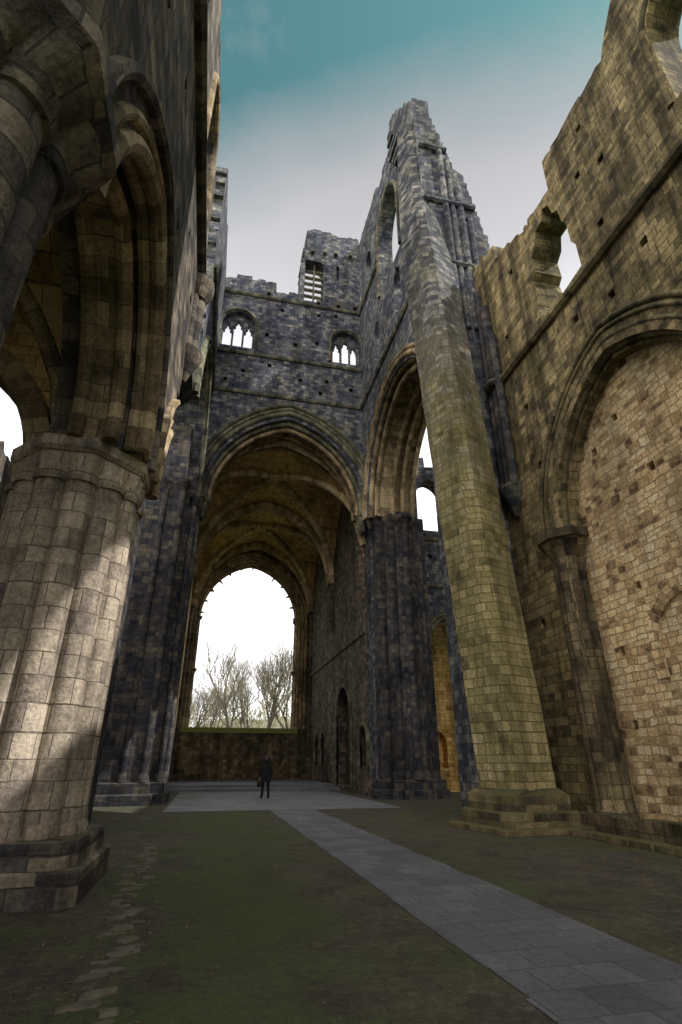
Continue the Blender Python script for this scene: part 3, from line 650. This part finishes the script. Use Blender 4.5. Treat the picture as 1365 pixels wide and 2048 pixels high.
# ============================================================ TREES
M_bark=plain('grey_brown_bark',(.06,.05,.04),(.12,.10,.08),6)
M_twig=plain('fine_twigs',(.13,.11,.08),(.22,.19,.14),2)
def tree(name,x,y,z,H,seed,label,depth=7):
    rnd=random.Random(seed); T=MB(); C=MB()
    def grow(p,d,L,r,k):
        pts=[p]; q=Vector(p); dd=Vector(d); n=3 if k<depth-1 else 2
        for i in range(n):
            dd=(dd+Vector((rnd.uniform(-.18,.18),rnd.uniform(-.18,.18),rnd.uniform(-.02,.16)))).normalized()
            q=q+dd*L/n; pts.append(q.copy())
        (T if k<3 else C).tube(pts,r,8 if k<2 else (5 if k<4 else 3),r*.62,caps=False)
        if k>=depth: return
        m=3 if k<5 else 2
        for i in range(m):
            ax=Vector((rnd.uniform(-1,1),rnd.uniform(-1,1),rnd.uniform(-.2,.7))).normalized()
            sp=rnd.uniform(.45,.85) if i else .2
            nd=(dd+ax*sp).normalized()
            st=pts[-1] if i<2 else pts[-2]
            grow(st,nd,L*rnd.uniform(.68,.86),r*(.58 if i else .68),k+1)
    grow(Vector((0,0,0)),Vector((0,0,1)),H*.25,H*.018,0)
    e=thing(name,(0,0,0),label,'tree')
    T.obj('trunk',M_bark,e,merge=True); C.obj('crown',M_twig,e,merge=False)
    e.location=(x,y,z)
    for c_ in e.children: c_.matrix_parent_inverse=Matrix()
    return e
t1=tree('bare_tree',3.2,70,0,17.5,3,'tall leafless tree with spreading grey branches')
t2=tree('bare_tree',7.4,72,0,17.5,11,'leafless tree with fine upright branches')
def cp(t,loc,s,rz):
    n=t.copy(); sc.collection.objects.link(n); n.location=loc; n.scale=(s,s,s); n.rotation_euler=(0,0,rz)
    for c_ in list(t.children):
        q=c_.copy(); q.parent=n; sc.collection.objects.link(q)
for tt,l,s,r in ((t1,(12.5,90,0),1.1,2),(t2,(.2,88,0),.8,1.2),(t1,(-3.5,90,0),.8,4),(t2,(6.2,96,0),.95,5)): cp(tt,l,s,r)
for o in bpy.data.objects:
    if o.name.startswith('bare_tree'): o['group']='leafless trees beyond the window'
M_leaf=plain('olive_undergrowth',(.24,.23,.14),(.42,.38,.27),1.5)
b=MB(); rnd=random.Random(5)
for i in range(16000):
    x=rnd.uniform(-14,24); y=rnd.uniform(98,112); top=13.5+2.6*math.sin(x*.7)+1.6*math.sin(x*1.9+1); z_=-2+rnd.random()**.7*top
    d=Vector((rnd.uniform(-.5,.5),rnd.uniform(-.3,.3),rnd.uniform(.3,1))).normalized()*rnd.uniform(.4,1.2); w=Vector((rnd.uniform(.05,.18),0,rnd.uniform(-.03,.03)))
    p=Vector((x,y,z_)); b.face([p,p+w,p+d])
b.obj('undergrowth',M_leaf,merge=False,kind='stuff')
b=MB()
xs=[-160+i*8 for i in range(41)]
for i in range(40):
    f_=lambda x:17+3*math.sin(x*.07)+1.5*math.sin(x*.23)
    b.face([(xs[i],230,-2),(xs[i+1],230,-2),(xs[i+1],260,f_(xs[i+1])),(xs[i],260,f_(xs[i]))])
b.obj('hill',plain('wooded_hill',(.12,.13,.09),(.26,.24,.18),.3,1,.8,.5),kind='structure')
# ============================================================ PERSON
M_coat=plain('dark_coat',(.005,.005,.007),(.008,.008,.011),30,.95)
M_hair=plain('dark_hair',(.010,.008,.007),(.018,.014,.01),40,.5)
M_skin=plain('skin',(.42,.26,.19),(.48,.3,.22),20,.5)
M_bag=plain('black_leather',(.007,.007,.007),(.012,.012,.012),30,.45)
def skin(name,chains,mat,parent,sub=1):
    vs=[];es=[];rs=[];idx={}
    for ch in chains:
        prev=None
        for (p,r) in ch:
            kx=tuple(round(c,4) for c in p)
            if kx not in idx: idx[kx]=len(vs); vs.append(p); rs.append(r)
            i=idx[kx]
            if prev is not None: es.append((prev,i))
            prev=i
    me=bpy.data.meshes.new(name); me.from_pydata(vs,es,[]); o=bpy.data.objects.new(name,me); sc.collection.objects.link(o)
    md=o.modifiers.new('s','SKIN'); me.skin_vertices[0].data[0].use_root=True
    for i,r in enumerate(rs): me.skin_vertices[0].data[i].radius=(r,r) if not isinstance(r,tuple) else r
    o.modifiers.new('u','SUBSURF').levels=sub
    dg=bpy.context.evaluated_depsgraph_get(); m2=bpy.data.meshes.new_from_object(o.evaluated_get(dg))
    bpy.data.objects.remove(o); m2.materials.clear(); m2.materials.append(mat)
    for p in m2.polygons: p.use_smooth=True
    o=bpy.data.objects.new(name,m2); sc.collection.objects.link(o)
    if parent: o.parent=parent
    return o
pe=thing('person',(0,0,0),'person in dark coat and trousers standing with shoulder bag','person')
pel=((0,0,.93),(.15,.11)); chest=((0,-.01,1.30),(.16,.11))
def side(s):
    wr=((s*.245,.07,.86),.028)
    return [[pel,((s*.09,0,.86),.1),((s*.12,.015,.48),.075),((s*.15,-.01,.09),.06),((s*.165,.12,.035),.05)],
            [chest,((s*.17,-.01,1.38),.06),((s*.235,-.03,1.12),.05),wr]]
ch=[[pel,((0,-.01,1.12),(.135,.1)),chest,((0,-.01,1.43),.06),((0,.0,1.50),.05),((0,.0,1.58),(.078,.09)),((0,0,1.63),(.06,.07))]]+side(1)+side(-1)
skin('body',ch,M_coat,pe)
for s in (1,-1):
    hd=[]
    w=(s*.245,.07,.86); palm=(s*.25,.085,.80)
    hd.append([(w,.026),(palm,.032)])
    for i,(l,dx) in enumerate(((.07,-.024),(.08,-.008),(.075,.008),(.055,.024))):
        hd.append([(palm,.032),((s*.25+dx*.4,.085+dx,.775),.012),((s*.25+dx*.4,.09+dx,.775-l*.55),.009),((s*.245,.08+dx,.775-l),.008)])
    hd.append([(palm,.032),((s*.235,.12,.80),.012),((s*.23,.13,.765),.009)])
    skin('hand',hd,M_skin,pe)
EL=lambda z,a,b_,y=0,n=20:[(a*math.cos(2*pi*i/n),y+b_*math.sin(2*pi*i/n),z) for i in range(n)]
o=MB().loft([EL(.66,.24,.19),EL(.80,.235,.18),EL(.98,.22,.165),EL(1.12,.21,.155),EL(1.28,.235,.16),EL(1.39,.215,.14),EL(1.46,.1,.09)]).obj('coat',M_coat,pe)
o=MB().loft([EL(1.42,.07,.06,-.04),EL(1.48,.12,.10,-.03),EL(1.56,.13,.125,-.02),EL(1.64,.12,.12,-.01),EL(1.71,.07,.08,-.01),EL(1.725,.02,.02,-.01)]).obj('hair',M_hair,pe)
o=MB().loft([EL(1.5,.05,.045,.07),EL(1.55,.068,.07,.065),EL(1.6,.065,.07,.06),EL(1.63,.05,.05,.06)]).tube([(0,.12,1.585),(0,.155,1.55),(0,.135,1.54)],.012,6).obj('face',M_skin,pe)
pe.location=(2.82,27.6,.012); pe.rotation_euler=(0,0,.25); pe.scale=(1.08,1.08,1.03)
for c_ in pe.children: c_.matrix_parent_inverse=Matrix()
bg=thing('shoulder_bag',(0,0,0),'black leather bag hanging beside the coat','bag')
R_=lambda z,w,d:[(x*w,y*d,z) for x,y in ((-1,-.6),(-.8,-1),(.8,-1),(1,-.6),(1,.6),(.8,1),(-.8,1),(-1,.6))]
MB().loft([R_(0,.10,.08),R_(.04,.12,.1),R_(.2,.12,.1),R_(.27,.09,.08),R_(.29,.05,.06)]).obj('bag_body',M_bag,bg)
MB().tube([(-.06,0,.27),(-.05,0,.4),(0,0,.45),(.05,0,.4),(.06,0,.27)],.012,6).obj('handle',M_bag,bg)
bg.location=(2.55,27.55,.5); bg.rotation_euler=(0,0,.3)
for c_ in bg.children: c_.matrix_parent_inverse=Matrix()
# ============================================================ WORLD, SUN, CAMERA
el=math.radians(49.6); az=math.radians(110)
S=Vector((math.sin(az)*math.cos(el),math.cos(az)*math.cos(el),math.sin(el)))
w=bpy.data.worlds.new('World'); sc.world=w; w.use_nodes=True; nt=w.node_tree; nt.nodes.clear(); k=NT(nt)
sky=k.n('ShaderNodeTexSky',{'sky_type':'NISHITA','sun_disc':False,'sun_elevation':el,'sun_rotation':az,'air_density':1.0,'dust_density':.6,'ozone_density':1.5})
D=k.n('ShaderNodeTexCoord').outputs['Generated']
dn=k.n('ShaderNodeVectorMath',{'operation':'NORMALIZE'},Vector=D).outputs[0]
dot=k.n('ShaderNodeVectorMath',{'operation':'DOT_PRODUCT'},i0=dn,i1=(.45,.86,0)).outputs['Value']
nz=k.noise(D,3.2,7,.6); nz2=k.noise(D,9,6,.6)
dv=k.math('ADD',dot,k.math('MULTIPLY',k.math('SUBTRACT',nz,.5),.10))
mask=k.ramp(dv,[(.39,0.0),(.455,.6),(.53,1.0)])
zz=k.n('ShaderNodeSeparateXYZ',Vector=dn).outputs[2]
cl=k.ramp(zz,[(.0,(1,1,1)),(.38,(1,1,1)),(.56,(.74,.74,.76)),(.74,(.375,.37,.385)),(.9,(.235,.235,.245))])
clb=k.n('ShaderNodeVectorMath',{'operation':'SCALE'},Vector=cl,Scale=1.9).outputs[0]
skc=k.mix(1,sky.outputs[0],(.115,.18,.112),'MULTIPLY')
skc=k.mix(k.ramp(nz2,[(.6,0.0),(.8,.25)]),skc,(.5,.5,.5))
colr=k.mix(mask,skc,clb)
# bright sky lobe added as fill light, north-west and unseen behind the camera
lob=k.n('ShaderNodeVectorMath',{'operation':'DOT_PRODUCT'},i0=dn,i1=(-.66,-.58,.48)).outputs['Value']
lob=k.math('ADD',lob,k.math('MULTIPLY',k.math('SUBTRACT',nz,.5),.25))
back=k.ramp(lob,[(.30,0.0),(.62,1.0)])
colr=k.mix(k.ramp(k.math('ADD',dv,.5),[(.44,.8),(.64,0.0)]),colr,(.32,.37,.48))
colr=k.mix(back,colr,(2.3,2.18,2.0))
bg_=k.n('ShaderNodeBackground',Color=colr,Strength=1.0)
k.n('ShaderNodeOutputWorld',Surface=bg_.outputs[0])
sl=bpy.data.lights.new('sun','SUN'); sl.energy=5; sl.angle=math.radians(.5); sl.color=(1,.96,.9)
so=bpy.data.objects.new('sun',sl); so.rotation_euler=S.to_track_quat('Z','Y').to_euler(); sc.collection.objects.link(so)
cd=bpy.data.cameras.new('camera'); cam=bpy.data.objects.new('camera',cd); sc.collection.objects.link(cam)
cd.sensor_fit='VERTICAL'; cd.sensor_height=36; cd.lens=1070/2048*36; cd.clip_end=3000; cd.clip_start=.05
ya,pt=math.radians(13),math.radians(25.1)
F=Vector((math.sin(ya)*math.cos(pt),math.cos(ya)*math.cos(pt),math.sin(pt))); R=Vector((math.cos(ya),-math.sin(ya),0)); U=R.cross(F)
cam.matrix_world=Matrix(((R.x,U.x,-F.x,0),(R.y,U.y,-F.y,0),(R.z,U.z,-F.z,1.5),(0,0,0,1)))
sc.camera=cam
sc.view_settings.view_transform='Standard'; sc.view_settings.look='None'; sc.view_settings.exposure=0
